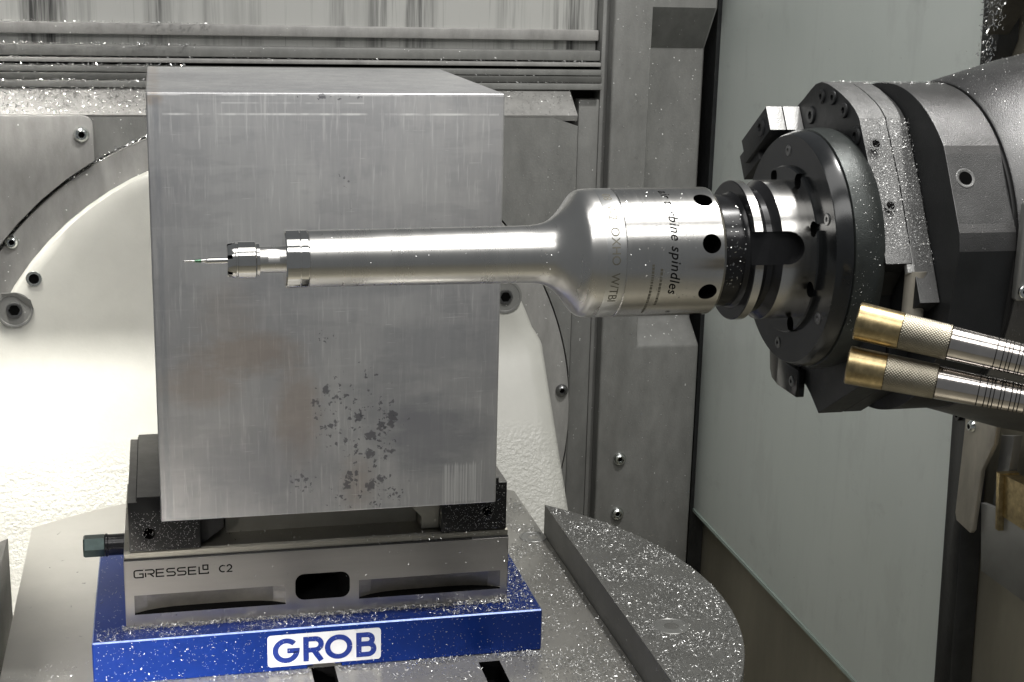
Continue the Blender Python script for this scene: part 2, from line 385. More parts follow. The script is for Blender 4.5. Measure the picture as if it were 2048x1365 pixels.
def ribbon(bm, pts, w, put3, closed=False):
    """flat stroke of width w along pts (2-D); put3 maps (u, v) to 3-D"""
    pts = [p for i, p in enumerate(pts) if i == 0 or math.hypot(p[0] - pts[i - 1][0], p[1] - pts[i - 1][1]) > 1e-4]
    if closed and math.hypot(pts[0][0] - pts[-1][0], pts[0][1] - pts[-1][1]) < 1e-4: pts = pts[:-1]
    n = len(pts); L = []; Rr = []
    for i, p in enumerate(pts):
        a = pts[i - 1] if (i > 0 or closed) else None; c = pts[(i + 1) % n] if (i < n - 1 or closed) else None
        ds = []
        if a is not None: ds.append(Vector((p[0] - a[0], p[1] - a[1])).normalized())
        if c is not None: ds.append(Vector((c[0] - p[0], c[1] - p[1])).normalized())
        t = sum(ds, Vector((0, 0)))
        t = t.normalized() if t.length > 1e-6 else ds[0]
        nn = Vector((-t.y, t.x)); k = 1 / max(.5, nn.dot(Vector((-ds[0].y, ds[0].x))))
        L.append(bm.verts.new(put3(p[0] + nn.x * w / 2 * k, p[1] + nn.y * w / 2 * k)))
        Rr.append(bm.verts.new(put3(p[0] - nn.x * w / 2 * k, p[1] - nn.y * w / 2 * k)))
    for i in range(n if closed else n - 1):
        j = (i + 1) % n; bm.faces.new((L[i], Rr[i], Rr[j], L[j]))
def text_mesh(s, size, shear=0, spacing=1.0, off=0):
    cu = bpy.data.curves.new('txt', 'FONT'); cu.body = s; cu.size = size; cu.shear = shear; cu.space_character = spacing; cu.offset = off
    cu.resolution_u = 4; cu.fill_mode = 'FRONT'
    o = bpy.data.objects.new('txt', cu); COL.objects.link(o)
    dg = bpy.context.evaluated_depsgraph_get(); dg.update()
    me = bpy.data.meshes.new_from_object(o.evaluated_get(dg))
    bm = bmesh.new(); bm.from_mesh(me); bpy.data.objects.remove(o); bpy.data.meshes.remove(me); bpy.data.curves.remove(cu)
    return bm
def chips(name, label, pts, nrm=(0, 0, 1), L=(.8, 2.6), Wd=(.2, .55), m='chip', tilt=.5, curl=.9, parent=None):
    """many small bent slivers as one mesh; pts are millimetre positions, nrm one normal or one per chip"""
    n = len(pts); pts = np.asarray(pts, float)
    N = np.tile(np.asarray(nrm, float), (n, 1)) if np.ndim(nrm) == 1 else np.asarray(nrm, float)
    N = N / np.linalg.norm(N, axis=1)[:, None]
    t = npr.normal(size=(n, 3)); t -= N * (t * N).sum(1)[:, None]; t /= np.linalg.norm(t, axis=1)[:, None]
    t = t + N * np.abs(npr.normal(0, tilt * .5, (n, 1))); t /= np.linalg.norm(t, axis=1)[:, None]
    b = np.cross(N, t) + npr.normal(0, tilt, (n, 1)) * N; b /= np.linalg.norm(b, axis=1)[:, None]
    up = np.cross(t, b)
    l = npr.uniform(L[0], L[1], (n, 1)) * npr.uniform(.5, 1, (n, 1)); w = npr.uniform(Wd[0], Wd[1], (n, 1)); k = npr.normal(0, curl, (n, 1))
    c0 = pts + N * .12
    mid = c0 + t * l * .5 + up * (k * l * .12); end = c0 + t * l + up * (k * l * .35) + b * k * l * .2
    V = np.stack([c0 - b * w / 2, c0 + b * w / 2, mid - b * w / 2, mid + b * w / 2, end - b * w / 3, end + b * w / 3], 1).reshape(-1, 3)
    o6 = np.arange(n)[:, None] * 6
    F = np.concatenate([o6 + np.array([0, 1, 3, 2]), o6 + np.array([2, 3, 5, 4])])
    org = np.array(base_of(parent)) if parent else np.zeros(3)
    me = bpy.data.meshes.new(name); me.from_pydata(((V - org) * S).tolist(), [], F.tolist()); me.materials.append(MT[m])
    o = link(name, me, parent); o['kind'] = 'stuff'; o['label'] = label
    if not parent: o['category'] = 'metal chips'
    return o
def scatter(n, x0, x1, y0, y1, z, keep=None, clump=0):
    """n points in a rectangle at height z; clump > 0 thins them by a smooth random field"""
    out = []
    ph = npr.uniform(0, 6.28, (6,)); fr = npr.uniform(.04, .16, (6, 2))
    while len(out) < n:
        p = npr.uniform((x0, y0), (x1, y1), (n, 2))
        if clump:
            f = sum(np.sin(p[:, 0] * fr[i, 0] + p[:, 1] * fr[i, 1] * (-1) ** i + ph[i]) for i in range(6)) / 6
            p = p[npr.uniform(0, 1, len(p)) < np.clip(.5 + f * clump, .04, 1)]
        for q in p:
            if keep is None or keep(q[0], q[1]): out.append((q[0], q[1], z))
        if not len(p): break
    return np.array(out[:n])

# ================================================================== SETTING: machine interior
def structure(name, bm, m, label=None):
    o = put(name, bm, m); o['kind'] = 'structure'
    if label: o['label'] = label
    return o
structure('floor', box(B(), -900, 470, -1500, 760, -440, -420), 'tray', 'dark oily sheet metal floor under the rotary table')
structure('back_wall', box(B(), -700, 470, 560, 580, -419, 520), 'paintd', 'dark grey rear wall behind the covers')
structure('side_wall', box(B(), 432, 446, -420, 559, -419, 520), 'tray', 'brownish stainless side wall below the pale door pane')

# --- sliding cover with oil streaks above the block
cov = thing('sliding_cover', 'light grey sliding cover with dark vertical oil streaks and ribbed lower rails', 'machine cover', (0, 500, 268))
put('panel', box(B(), -420, 303, 503, 510, 266, 430), 'streak', cov)
for z0, z1, y, m, bv in ((256.7, 266.4, 494, 'paintl', 1.2), (238.9, 248.2, 488, 'paint', 1.2), (233.9, 237.6, 484, 'paintl', .8), (226, 231.2, 482, 'paint', .8), (219.5, 225.4, 480, 'paintd', .8), (213.4, 219, 477, 'paint', .8)):
    put('rail', box(B(), -420, 303, y, y + 22, z0, z1, bv), m, cov)
put('lower_panel', box(B(), -420, 302, 502, 509, 247, 258), 'streak', cov)
put('backing', box(B(), -420, 302, 508, 520, 195, 250), 'gap', cov)
put('side_frame', box(B(), 303.4, 313, 486, 520, -419, 430, 1), 'paint', cov)

# --- grey apron plate behind the swivel: sloping ledge, then a vertical face with a round opening
apr = thing('cover_plate', 'wide grey apron plate with a round opening around the white swivel casting', 'cover plate', (0, 450, 193))
bm = B()
N = 72; Ro = 279.0; cx, cz = -4.0, -85.0
def plate_with_hole(bm, x0, x1, z0, z1, y0, y1, R):
    inner = []; outer = []
    for k in range(N + 1):
        th = math.radians(-28 + 236 * k / N); dx, dz = math.cos(th), math.sin(th)
        s = min([t for t in ((x1 - cx) / dx if dx > 1e-9 else 1e9, (x0 - cx) / dx if dx < -1e-9 else 1e9, (z1 - cz) / dz if dz > 1e-9 else 1e9, (z0 - cz) / dz if dz < -1e-9 else 1e9)])
        inner.append((cx + min(R, s) * dx, cz + min(R, s) * dz)); outer.append((cx + s * dx, cz + s * dz))
    for a, b2 in ((y0, y1),):
        vi = [bm.verts.new((p[0], a, p[1])) for p in inner]; vo = [bm.verts.new((p[0], a, p[1])) for p in outer]
        wi = [bm.verts.new((p[0], b2, p[1])) for p in inner]
        for k in range(N):
            if (vi[k].co - vo[k].co).length + (vi[k + 1].co - vo[k + 1].co).length > .02: bm.faces.new((vi[k], vi[k + 1], vo[k + 1], vo[k]))
            bm.faces.new((vi[k], wi[k], wi[k + 1], vi[k + 1]))
    bmesh.ops.remove_doubles(bm, verts=bm.verts[:], dist=.001)
    return bm
put('plate', plate_with_hole(B(), -420, 273, -280, 191, 450, 470, Ro), 'paint', apr)
put('apron', prism(B(), [(450, 193), (480, 213), (500, 213), (500, 190), (452, 188)], 'x', -420, 273, .8), 'paintl', apr)
ringp = thing('ring_plate', 'grey ring shaped cover plate round the white swivel disc', 'cover plate', (cx, 446, cz))
bm = B()
for k in range(97):
    th = math.radians(-28 + 236 * k / 96); c, s = math.cos(th), math.sin(th)
    vs = [bm.verts.new((cx + r * c, y, cz + r * s)) for r, y in ((249, 447), (276.6, 447), (277.2, 448), (277.2, 452))]
    if k:
        for i in range(3): bm.faces.new((prev[i], prev[i + 1], vs[i + 1], vs[i]))
    prev = vs
put('ring', bm, 'paintl', ringp)
screw(ringp, (-217, 447, 86.9), (0, -1, 0), 6, 4.2)
screw(ringp, (265.3, 447, -62.5), (0, -1, 0), 6, 4.2, 'gun')
lft = thing('cover_plate', 'grey corner cover plate with rounded edge and one button screw beside the swivel', 'cover plate', (-147, 440, 193))
pl = []
for k in range(13):
    th = math.radians(116 + 64 * k / 12); pl.append((cx + 280 * math.cos(th), cz + 280 * math.sin(th)))
xr = -147.0; zr = cz + math.sqrt(280 ** 2 - (xr - cx) ** 2)
pl = [p for p in pl if p[0] < xr - .5]
outline = [(xr, zr)] + [(xr, 185)] + arc(xr - 8, 185, 8, 0, 90, 5)[1:] + [(-420, 193), (-420, pl[-1][1])] + pl[::-1]
put('plate', prism(B(), outline, 'y', 440, 446, .6), 'paintl', lft)
screw(lft, (-156.3, 440, 177.4), (0, -1, 0), 6.6, 4.6)

# --- guide post and right column
post = put('guide_post', box(B(), 284, 307, 488, 556, -419, 204, 1.5), 'paint', None, (295, 490, -419))
tag(post, 'slim dark grey upright post between the apron plate and the tall column', 'post')
colm = thing('machine_column', 'tall grey cast column with a recessed pocket and a bright lower ledge', 'column', (360, 470, -419))
cb = put('body', box(B(), 309.5, 408, 470, 558, -419, 430), 'paint', colm)
cut(cb, [prism(B(), [(460, -34), (469.9, -29), (498, -8), (498, 251), (469.9, 289), (460, 300)], 'x', 345.5, 430)], 'paint')
mod_bevel(cb, 2.5, 3)
for z in (-141.4, -197.9): screw(colm, (332.5, 470, z), (0, -1, 0), 6.6, 4.6)

# --- door pane on the right with its edge trims
door = thing('door_pane', 'large pale grey satin door pane behind the spindle head', 'door pane', (420, 250, -206))
put('pane', prism(B(), [(505, -205), (505, 430), (36, 430), (28.8, 307), (3, -153), (0, -213)], 'x', 420, 426), 'pane', door)
put('edge_trim', prism(B(), [(505, -208.4), (505, -205.3), (0, -213.3), (0, -216.6)], 'x', 419, 428), 'gedge', door)
put('gap_shade', box(B(), 416, 431, 490, 520, -419, 430), 'rubber', door)  # dark strip added for the black shade in the gap beside the column
seal = thing('seal_strip', 'black rubber seal strip down the right edge of the pale pane', 'seal strip', (420, 0, 40))
put('strip', prism(B(), [(14.6, 60), (13.2, 34), (2.6, -153), (-6, -330), (-29, -330), (-18, -142), (-6.8, 40), (-6, 60)], 'x', 415, 431, 1), 'rubber', seal)
screw(seal, (415, 3.2, 41), (-1, 0, 0), 3.8, 3, 'black', style='cap')
wedge = put('edge_bracket', prism(B(), [(28.4, 307), (29.5, 430), (14, 430), (9, 308), (7, 284), (17, 266), (25.4, 256)], 'x', 417, 431, .5), 'rubber', None, (420, 20, 266))
tag(wedge, 'black wedge shaped bracket at the upper end of the pane edge, dusted with chips', 'bracket')
clip = put('corner_block', prism(B(), [(7, 320), (7, 287), (-14, 309), (-50, 330)], 'x', 408, 424, .6), 'darkmetal', None, (416, 0, 290))
tag(clip, 'dark block with a chip covered slanted face in the top right corner', 'block')
brk = thing('bracket', 'beige steel bracket tapering to a narrow tail below the spindle head', 'bracket', (417, -25, -28))
put('plate', prism(B(), [(-9, 62), (-11.6, 38), (-10.6, -22), (-13, -26.5), (-30.5, -28.6), (-32.8, -26), (-36, 16), (-47, 37), (-49, 62)], 'x', 410, 413.5, .7), 'bracket', brk)
screw(brk, (410, -21, 41), (-1, 0, 0), 4.2, 3)
gp = put('guide_rail', prism(B(), [(-39, 40), (-37, -12), (-49, -14), (-53, 44)], 'x', 420, 426, .5), 'sheet', None, (423, -45, -14))
tag(gp, 'narrow steel guide rail between the beige bracket and the brass block', 'rail')
br = thing('brass_block', 'brass block with a bright front edge at the right side of the picture', 'block', (416, -57, -14))
put('edge', prism(B(), [(-53, 21), (-58.5, -15), (-62, -15), (-57, 21)], 'x', 410, 424, .4), 'brass', br)
put('face', prism(B(), [(-57.2, 20), (-61, -6), (-120, -6), (-120, 24)], 'x', 413, 424), 'brass', br)
sh = put('guard_sheet', prism(B(), [(-33.5, -7), (-41.5, -50.5), (-160, -50), (-160, -2), (-60, -3)], 'x', 414, 418, .4), 'sheet', None, (416, -60, -50))
tag(sh, 'grey steel guard sheet with a slanted lower edge under the brass block', 'guard')

# ================================================================== white swivel casting
swv = thing('swivel_casting', 'large white painted swivel casting with a round top and a ramp to the table', 'machine casting', (cx, 430, cz))
bm = B(); rows = []
zs = [166.5, 166, 165, 163, 160, 155, 148, 140, 130, 118, 104, 88, 70, 50, 34, 24, 18, 14, 10, 6, 2, -2, -6, -10, -14, -18, -22, -28, -40, -60, -85, -110, -140, -180, -230, -280]
for z in zs:
    if z >= 2: w = math.sqrt(max(0, 252 ** 2 - (z - cz) ** 2))
    else: w = 237 + min(1, (2 - z) / 14) * 8 + max(0, -12 - z) * .055
    t = max(0, 14 - z); y = 430 - (t * t / 72 if t < 36 else t - 18) * .62
    cols = []
    for u in (-1.0, -.995, -.98, -.93, -.8, -.6, -.4, -.2, 0, .2, .4, .6, .8, .93, .98, .995, 1.0):
        dy = (1 - math.sqrt(max(0, 1 - max(0, (abs(u) - .96) / .04) ** 2))) * 9
        cols.append(bm.verts.new((cx + u * w, y + dy, z)))
    cols = [bm.verts.new((cx - w, 520, z))] + cols + [bm.verts.new((cx + w, 520, z))]
    if rows:
        for i in range(len(cols) - 1): bm.faces.new((rows[-1][i], rows[-1][i + 1], cols[i + 1], cols[i]))
    rows.append(cols)
so = put('casting', bm, 'casting', swv, sharp=50)
for s, x in ((-1, -216.4), (1, 205.0)):
    rc = lathe(B(), [(0, 15.2), (.4, 15.2), (.4, 13.2), (0, 12.8), (0, 0)], (x, 429.5, 32.6), (0, -1, 0), 32, False)
    seat = put('bolt_seat', rc, 'paint', swv)
    sk = B(); lathe(sk, [(.5, 0), (.5, 6.8), (1.6, 6.4), (1.6, 4.9), (.7, 4.7), (.7, 0)], (x, 429.5, 32.6), (0, -1, 0), 24, False)
    put('bolt', sk, 'gun', seat)
    hx = B(); lathe(hx, [(1.2, 0), (1.2, 4.7)], (x, 429.5, 32.6), (0, -1, 0), 6, False); put('socket', hx, 'hole', seat)
sl = prism(B(), [(-226, 47), (-214, 47), (-203, 41), (-201, 33), (-206, 37), (-216, 45), (-226, 44)], 'y', 428.9, 432); put('relief', sl, 'paintd', swv)
tb = B(); lathe(tb, [(0, 6.6), (.6, 6.2), (.6, 4.2), (0, 4.0)], (-199.4, 429.8, 58.8), (0, -1, 0), 24, False); th = put('threaded_hole', tb, 'zinc', swv)
tb = B(); lathe(tb, [(.25, 4.15), (.25, 0)], (-199.4, 429.8, 58.8), (0, -1, 0), 24, False); put('bore', tb, 'hole', th)

# ================================================================== rotary table
tab = thing('rotary_table', 'round steel rotary table with raised side segments covered in metal chips', 'rotary table', (8, 20, -150))
def clipcirc(cx_, cy_, r, x0, x1, n=160):
    """circle clipped to the strip x0..x1"""
    out = []; inside = lambda x: x0 <= x <= x1
    for k in range(n):
        a0 = 2 * PI * k / n; a1 = 2 * PI * (k + 1) / n
        xa, xb = cx_ + r * math.cos(a0), cx_ + r * math.cos(a1)
        if inside(xa): out.append((xa, cy_ + r * math.sin(a0)))
        for lim in sorted((x0, x1), key=lambda q: abs(q - xa)):
            if (xa - lim) * (xb - lim) < 0:
                yy = math.sqrt(max(0, r * r - (lim - cx_) ** 2)); out.append((lim, cy_ + math.copysign(yy, math.sin((a0 + a1) / 2))))
    return out
tp = put('plate', prism(B(), clipcirc(8, 20, 328, -198, 185.0), 'z', -150, -103, .5), 'table', tab)
cut(tp, [box(B(), -13, 1.5, -340, 4, -116, -95), box(B(), -19, 7.5, -340, 4, -126, -112), box(B(), 90.5, 104, -340, -7, -116, -95)])
def seg(x0, x1, r, mname):
    p = [q for q in clipcirc(8, 20, r, x0, x1, 200)]
    return put('segment', prism(B(), p, 'z', -150, -79, .6), mname, tab)
seg(185.2, 600, 250.5, 'slab'); seg(-600, -207, 277, 'slab')
for x, y, z, r in ((209.5, -27.5, -79, 10.5), (175.5, 192, -103, 9.5)):
    pf = [(0, r + 1.2), (.35, r + .8), (.35, r), (.05, r - .4), (.05, r * .45), (-3, r * .4), (-3, 0)]
    s_ = put('screw', lathe(B(), pf, (x, y, z + .1), (0, 0, 1), 32, False), 'sheet', tab)
    lathe_b = lathe(B(), [(-2, 0), (-2, r * .41)], (x, y, z + .1), (0, 0, 1), 6, False); put('socket', lathe_b, 'hole', s_)

# ================================================================== blue base plate
bas = thing('base_plate', 'blue anodised base plate with white maker label, scattered with chips', 'base plate', (-4.5, 80, -103))
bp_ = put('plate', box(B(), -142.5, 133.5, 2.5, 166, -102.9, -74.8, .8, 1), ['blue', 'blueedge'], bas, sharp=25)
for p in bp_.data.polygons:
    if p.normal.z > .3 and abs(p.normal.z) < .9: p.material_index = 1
cut(bp_, [box(B(), -15.5, 5.8, 0, 16, -104, -100.4), box(B(), -12, 1.5, 0, 16, -104, -97.5)])
lab = put('label_plate', prism(B(), rrect(-39.5, 30.2, -99.6, -78.6, 2.2), 'y', 2.3, 3), 'logo', bas)
fr = lambda y: (lambda u, v: (u, y, v))
def letters(items, w, y, m, parent, name='letter'):
    k = 0
    for strokes in items:
        bm = B()
        for pts, closed in strokes:
            ribbon(bm, pts, w, fr(y - .03 - .012 * k)); k += 1
        put(name, bm, m, parent)
hL = 16.4; zb = -97.4; wst = 3.3
def G_(x, w, z, h): 
    r = h / 2 - wst / 2; c = (x + w / 2, z + h / 2); k = (w / 2 - wst / 2) / r
    p = [(c[0] + (q[0]) * k, c[1] + q[1]) for q in arc(0, 0, r, 42, 352, 26)]
    return [(p + [(c[0] + (w / 2 - wst / 2), c[1] - .2), (c[0] + .6, c[1] - .2)], False)]
def O_(x, w, z, h):
    r = h / 2 - wst / 2; k = (w / 2 - wst / 2) / r
    return [([(x + w / 2 + q[0] * k, z + h / 2 + q[1]) for q in arc(0, 0, r, 0, 360, 36)], True)]
def R_(x, w, z, h):
    a = x + wst / 2; t = z + h - wst / 2; m = z + h * .45; rr = (t - m) / 2
    return [([(a, z), (a, z + h)], False), ([(a, t), (x + w - rr - wst / 2, t)] + arc(x + w - rr - wst / 2, m + rr, rr, 90, -90, 10) + [(a, m)], False), ([(x + w * .5, m), (x + w - wst * .45, z)], False)]
def B_(x, w, z, h):
    a = x + wst / 2; t = z + h - wst / 2; m = z + h * .53; b_ = z + wst / 2; r1 = (t - m) / 2; r2 = (m - b_) / 2
    return [([(a, z), (a, z + h)], False), ([(a, t), (x + w - r1 - wst * .8, t)] + arc(x + w - r1 - wst * .8, m + r1, r1, 90, -90, 10) + [(a, m)], False),
            ([(a, m), (x + w - r2 - wst / 2, m)] + arc(x + w - r2 - wst / 2, b_ + r2, r2, 90, -90, 10) + [(a, b_)], False)]
letters([G_(-36.4, 16.4, zb, hL), R_(-17.8, 12.6, zb, hL), O_(-4.6, 17, zb, hL), B_(14.8, 12.6, zb, hL)], wst, 2.2, 'logoblue', lab)

# ================================================================== vise
vis = thing('machine_vise', 'ground steel machine vise with black jaws gripping the aluminium block', 'vise', (-4, 84, -75))
body = put('body', prism(B(), [(22, -74.7), (22, -32.3), (24, -31.2), (145, -31.2), (147, -32.3), (147, -74.7)], 'x', -123, 115, .5), 'vise', vis)
pk = []
for x0, x1 in ((-117.5, -26.6), (19.2, 110)):
    bm = B()      # milled grip pocket: flat sloping back, scooped bottom
    for k in range(13):
        u = k / 12; x = x0 + (x1 - x0) * u; sc = 5.5 * (1 - (2 * u - 1) ** 4) + .4
        ring = [bm.verts.new((x, y, z)) for y, z in ((15, -54.6), (22, -54.6), (22 + sc * .45, -58.5), (22 + sc * .95, -63.6), (22 + sc * 1.3, -66.4), (22, -67.2), (15, -67.2))]
        if k == 0: bm.faces.new(ring)
        else:
            for i in range(7): bm.faces.new((pr_[i], pr_[(i + 1) % 7], ring[(i + 1) % 7], ring[i]))
        if k == 12: bm.faces.new(ring[::-1])
        pr_ = ring
    pk.append(bm)
pk.append(prism(B(), rrect(-20.5, 13.4, -65.2, -48, 5.5), 'y', 10, 60))
cut(body, pk, 'hole', 7)
# the slot is a dark opening, pocket floors black as painted shadow, backs darker
body.data.materials.append(MT['pocket'])
for p in body.data.polygons:
    if body.data.materials[p.material_index] == MT['hole']:
        c = p.center / S + base_of(body)
        if not (-21.2 < c.x < 14.2) and p.normal.z < .45: p.material_index = len(body.data.materials) - 1
rail = put('rail', prism(B(), [(23.2, -31.1), (23.2, -27.6), (24.4, -26.6), (60, -26.6), (60, -31.1)], 'x', -122.5, 114.6, .2), 'visetop', vis)
put('rail', prism(B(), [(100, -31.1), (100, -26.6), (146, -26.6), (146, -31.1)], 'x', -122.5, 114.6, .2), 'visetop', vis)
put('groove_edge', box(B(), -122.6, 114.8, 22.15, 23, -32.1, -31.2), 'gap', vis)
put('center_bed', box(B(), -61.5, 59.5, 46, 122, -31.1, -16.5, .3), 'visetop', vis, sharp=10)
ctr = put('center_block', box(B(), -46, 42, 68, 100, -16.4, -8.5, .4), 'visetop', vis, sharp=10)
put('cover_strip', box(B(), -48, -16, 64, 67.8, -16.4, -9.5, .3), 'vise', vis, sharp=10)
put('cover_strip', box(B(), -14, 30, 60, 67.8, -16.4, -11.5, .3), 'visetop', vis, sharp=10)
scr = put('lead_screw', lathe(B(), [(0, 6.5), (70, 6.5), (72, 6), (150, 6)], (-60, 84, -22), (1, 0, 0), 24), 'gun', vis)
def jaw(xo, xi, s):
    """xo outer end, xi inner end; s is +1 for the jaw at the left"""
    f = -100.2 if s > 0 else 101.0
    out = [(xo, -26.4), (xo, 5.0), (xo + s * 5.4, 5.0), (xo + s * 5.4, 8.2), (f, 8.2), (f, -.6), (xi, -.6), (xi, -26.4)]
    if s < 0: out = out[::-1]
    j = put('jaw', prism(B(), out, 'y', 22.4, 146.6, .35), ['jaw', 'hole', 'jawtop'], vis)
    for q in j.data.polygons:
        if q.normal.z > .7 and (q.center / S + base_of(j)).z > 3: q.material_index = 2
    return j
jl = jaw(-119.2, -77.2, 1); jr = jaw(113.2, 71.2, -1)
cut(jl, [lathe(B(), [(0, 3.6), (22, 3.6)], (-107.4, 20, -15.2), (0, 1, 0), 24)])
cut(jr, [lathe(B(), [(0, 3.3), (22, 3.3)], (101.1, 20, -13.9), (0, 1, 0), 24)])
# row of fine serrations on the left jaw step, nose pieces between the jaws
bm = B()
for k in range(46): box(bm, -114.3, -112.6, 23.5 + k * 2.66, 24.8 + k * 2.66, 5.1, 7.2)
put('serration', bm, 'gap', jl)['kind'] = 'stuff'
put('nose', prism(B(), [(-77.1, -2), (-68, -2), (-62.9, -9), (-62.9, -17), (-75, -26), (-77.1, -26)], 'y', 30, 138, .2), 'jaw', jl, sharp=10)
put('nose', prism(B(), [(71.1, -2), (62, -4), (54.5, -12), (60, -18), (60, -26), (71.1, -26)], 'y', 30, 138, .2), 'visetop', jr, sharp=10)
hx = put('drive_hex', lathe(B(), [(0, 6.4), (1, 7.2), (13, 7.2), (13.2, 6.6)], (-149.4, 84, -45.2), (1, 0, 0), 6), 'hex', vis, sharp=20)
put('drive_shaft', lathe(B(), [(0, 6.9), (.6, 7.4), (1.8, 7.4), (2.2, 6.9), (14, 6.9)], (-136.2, 84, -45.2), (1, 0, 0), 32), 'black', vis)
# laser marking on the body
lt = 4.6; gx = -117.0; gz = -43.0; pitch = 6.35; lw = .84
def sc_(st, x): return [([(x + p[0] * lt * 1.0, gz + p[1] * lt) for p in pts], False) for pts in st]
Gs = [[(1.16, 1)] + arc(.25, .75, .25, 90, 180, 5) + arc(.25, .25, .25, 180, 270, 5) + [(1.13, 0), (1.13, .5), (.62, .5)]]
Rs = [[(.07, 0), (.07, .62)], [(0, 1), (.9, 1)] + arc(.9, .72, .28, 90, -90, 8) + [(.3, .44)], [(.62, .44), (1.12, 0)]]
Es = [[(1.08, 1), (.07, 1), (.07, 0), (1.08, 0)], [(.07, .5), (1.0, .5)]]
Ss = [[(1.1, 1), (.28, 1)] + arc(.28, .76, .24, 90, 270, 8) + [(.85, .52)] + arc(.85, .26, .26, 90, -90, 8) + [(0, 0)]]
Ls = [[(.07, 1), (.07, 0), (1.25, 0), (1.25, .22)], [(.58, .55), (1.2, .55), (1.2, 1.17), (.58, 1.17), (.58, .55)]]
C2 = [[(.62, .92)] + arc(.45, .5, .45, 62, 298, 14)], [arc(.32, .70, .30, 165, -40, 10) + [(.05, .04), (.72, .04)]]
its = [sc_(q, gx + i * pitch * 1.0) for i, q in enumerate((Gs, Rs, Es, Ss, Ss, Es, Ls))] + [sc_(C2[0], -66.4), sc_(C2[1], -62.0)]
letters(its, lw, 21.95, 'ink', body)

# ================================================================== aluminium block
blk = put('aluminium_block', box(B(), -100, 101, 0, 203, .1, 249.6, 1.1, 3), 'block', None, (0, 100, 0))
tag(blk, 'large square block of raw scratched aluminium with dark stains clamped in the vise', 'metal block')

# ================================================================== tool: air turbine spindle in a hollow shank holder
AY, AZ = -222.0, 198.8          # tool axis runs along x
def lx(prof, seg=128, cap=True, fn=None): return lathe(B(), [(x, r) for x, r in prof], (0, AY, AZ), (1, 0, 0), seg, cap, fn)
def pol(x, r, deg):             # point round the axis: 0 faces the camera side, 90 is up
    a = math.radians(deg); return Vector((x, AY - r * math.cos(a), AZ + r * math.sin(a)))
mill = thing('end_mill', 'tiny tapered end mill with a rainbow coated tip held in the collet nut', 'cutter', (-68, AY, AZ))
put('shank', lx([(-76.2, .9), (-75.2, 1.3), (-66, 1.3)], 24), 'steel', mill)
def flute(i, th, r): return r * (1 - .28 * max(0, math.cos(2 * (th + i * .55))))
put('flutes', lx([(-85.4, .15), (-85.1, .42), (-84.6, .5), (-84, .5), (-83.4, .46), (-82.8, .42), (-82.2, .42), (-81.6, .46), (-80.2, .62), (-78.4, .8), (-76.9, .95), (-76.2, 1.0)], 24, True, flute), 'steel', mill)
put('coating', lx([(-80.9, .58), (-80.2, .66), (-78.8, .80), (-78.2, .86)], 24), 'gold', mill)
tool = thing('turbine_spindle', 'long polished steel air turbine spindle pointing left from the machine spindle', 'tool spindle', (143, AY, AZ))
put('collet_nut', lx([(-67.6, 1.6), (-67.6, 6.6), (-67.3, 6.9), (-64.7, 7.55), (-64.3, 7.7), (-64.1, 7.2), (-63.4, 7.2), (-63.2, 7.75), (-56.2, 7.75), (-55.8, 7.4), (-55.6, 6.9), (-54.4, 6.9), (-54.2, 5.6)], 96), 'steel', tool)
bm = B()
for k in range(6):
    mx = Matrix.Translation((0, AY, AZ)) @ Matrix.Rotation(math.radians(k * 60 + 8), 4, 'X')
    box(bm, -68.3, -65.6, -.8, .8, 5.3, 8.2, mx=mx)
cut([o for o in tool.children if o.name.startswith('collet_nut')][0], [bm])
nk = put('neck', lx([(-54.3, 5.6), (-43.8, 5.6)], 64), 'satin', tool)
fm = [box(B(), -51, -46.2, -4, 4, 4.9, 9, mx=Matrix.Translation((0, AY, AZ)) @ Matrix.Rotation(math.radians(a), 4, 'X')) for a in (62, 242)]
cut(nk, fm, 'satin')
put('collar', lx([(-44, 5), (-44, 11.6), (-43.4, 12.25), (-38.1, 12.3), (-38.05, 11.3), (-37.65, 11.3), (-37.6, 12.3), (-34.7, 12.3), (-34.65, 11.2), (-34.0, 11.2)], 128), 'steel', tool)
put('shaft', lx([(-34.15, 11.2), (-34.1, 11.9), (-33.8, 12.0), (0, 12.15), (30, 12.35), (55, 12.5), (62, 12.65), (66, 13.1), (69, 13.9), (71.3, 15.1), (74, 17.3), (76.4, 19.9), (78.5, 22.6), (80.3, 25.0), (81.7, 26.6), (83, 27.5), (84.6, 28.05), (86.6, 28.25), (89.2, 28.3)], 128), 'satin', tool)
put('ring', lx([(89.2, 28.2), (89.6, 28.35), (97.2, 28.4), (97.4, 28.0), (97.9, 28.0)], 128), 'ring', tool)
bd = put('body', lx([(97.8, 20), (97.8, 28.2), (98.1, 28.5), (141.5, 28.5), (142.6, 28.1), (143.3, 27.2), (143.4, 24)], 192), 'body', tool)
cut(bd, [lathe(B(), [(18, 4.2), (40, 4.2)], (135.8, AY, AZ), pol(0, 1, a) - Vector((0, AY, AZ)), 40) for a in (17, -28, -73, 62, 107)])
def radial_normals(o, R):
    me = o.data; org = base_of(o); ns = []
    for p in me.polygons:
        vs = [me.vertices[i].co / S + org for i in p.vertices]
        on = all(abs(math.hypot(v.y - AY, v.z - AZ) - R) < .02 for v in vs)
        for v in vs:
            ns.append(Vector((0, v.y - AY, v.z - AZ)).normalized() if on else p.normal.copy())
    me.normals_split_custom_set(ns)
radial_normals(bd, 28.5)
put('rear_neck', lx([(143.4, 25.1), (152.6, 25.1), (153.6, 26), (154.4, 26.4)], 128), 'black', tool)
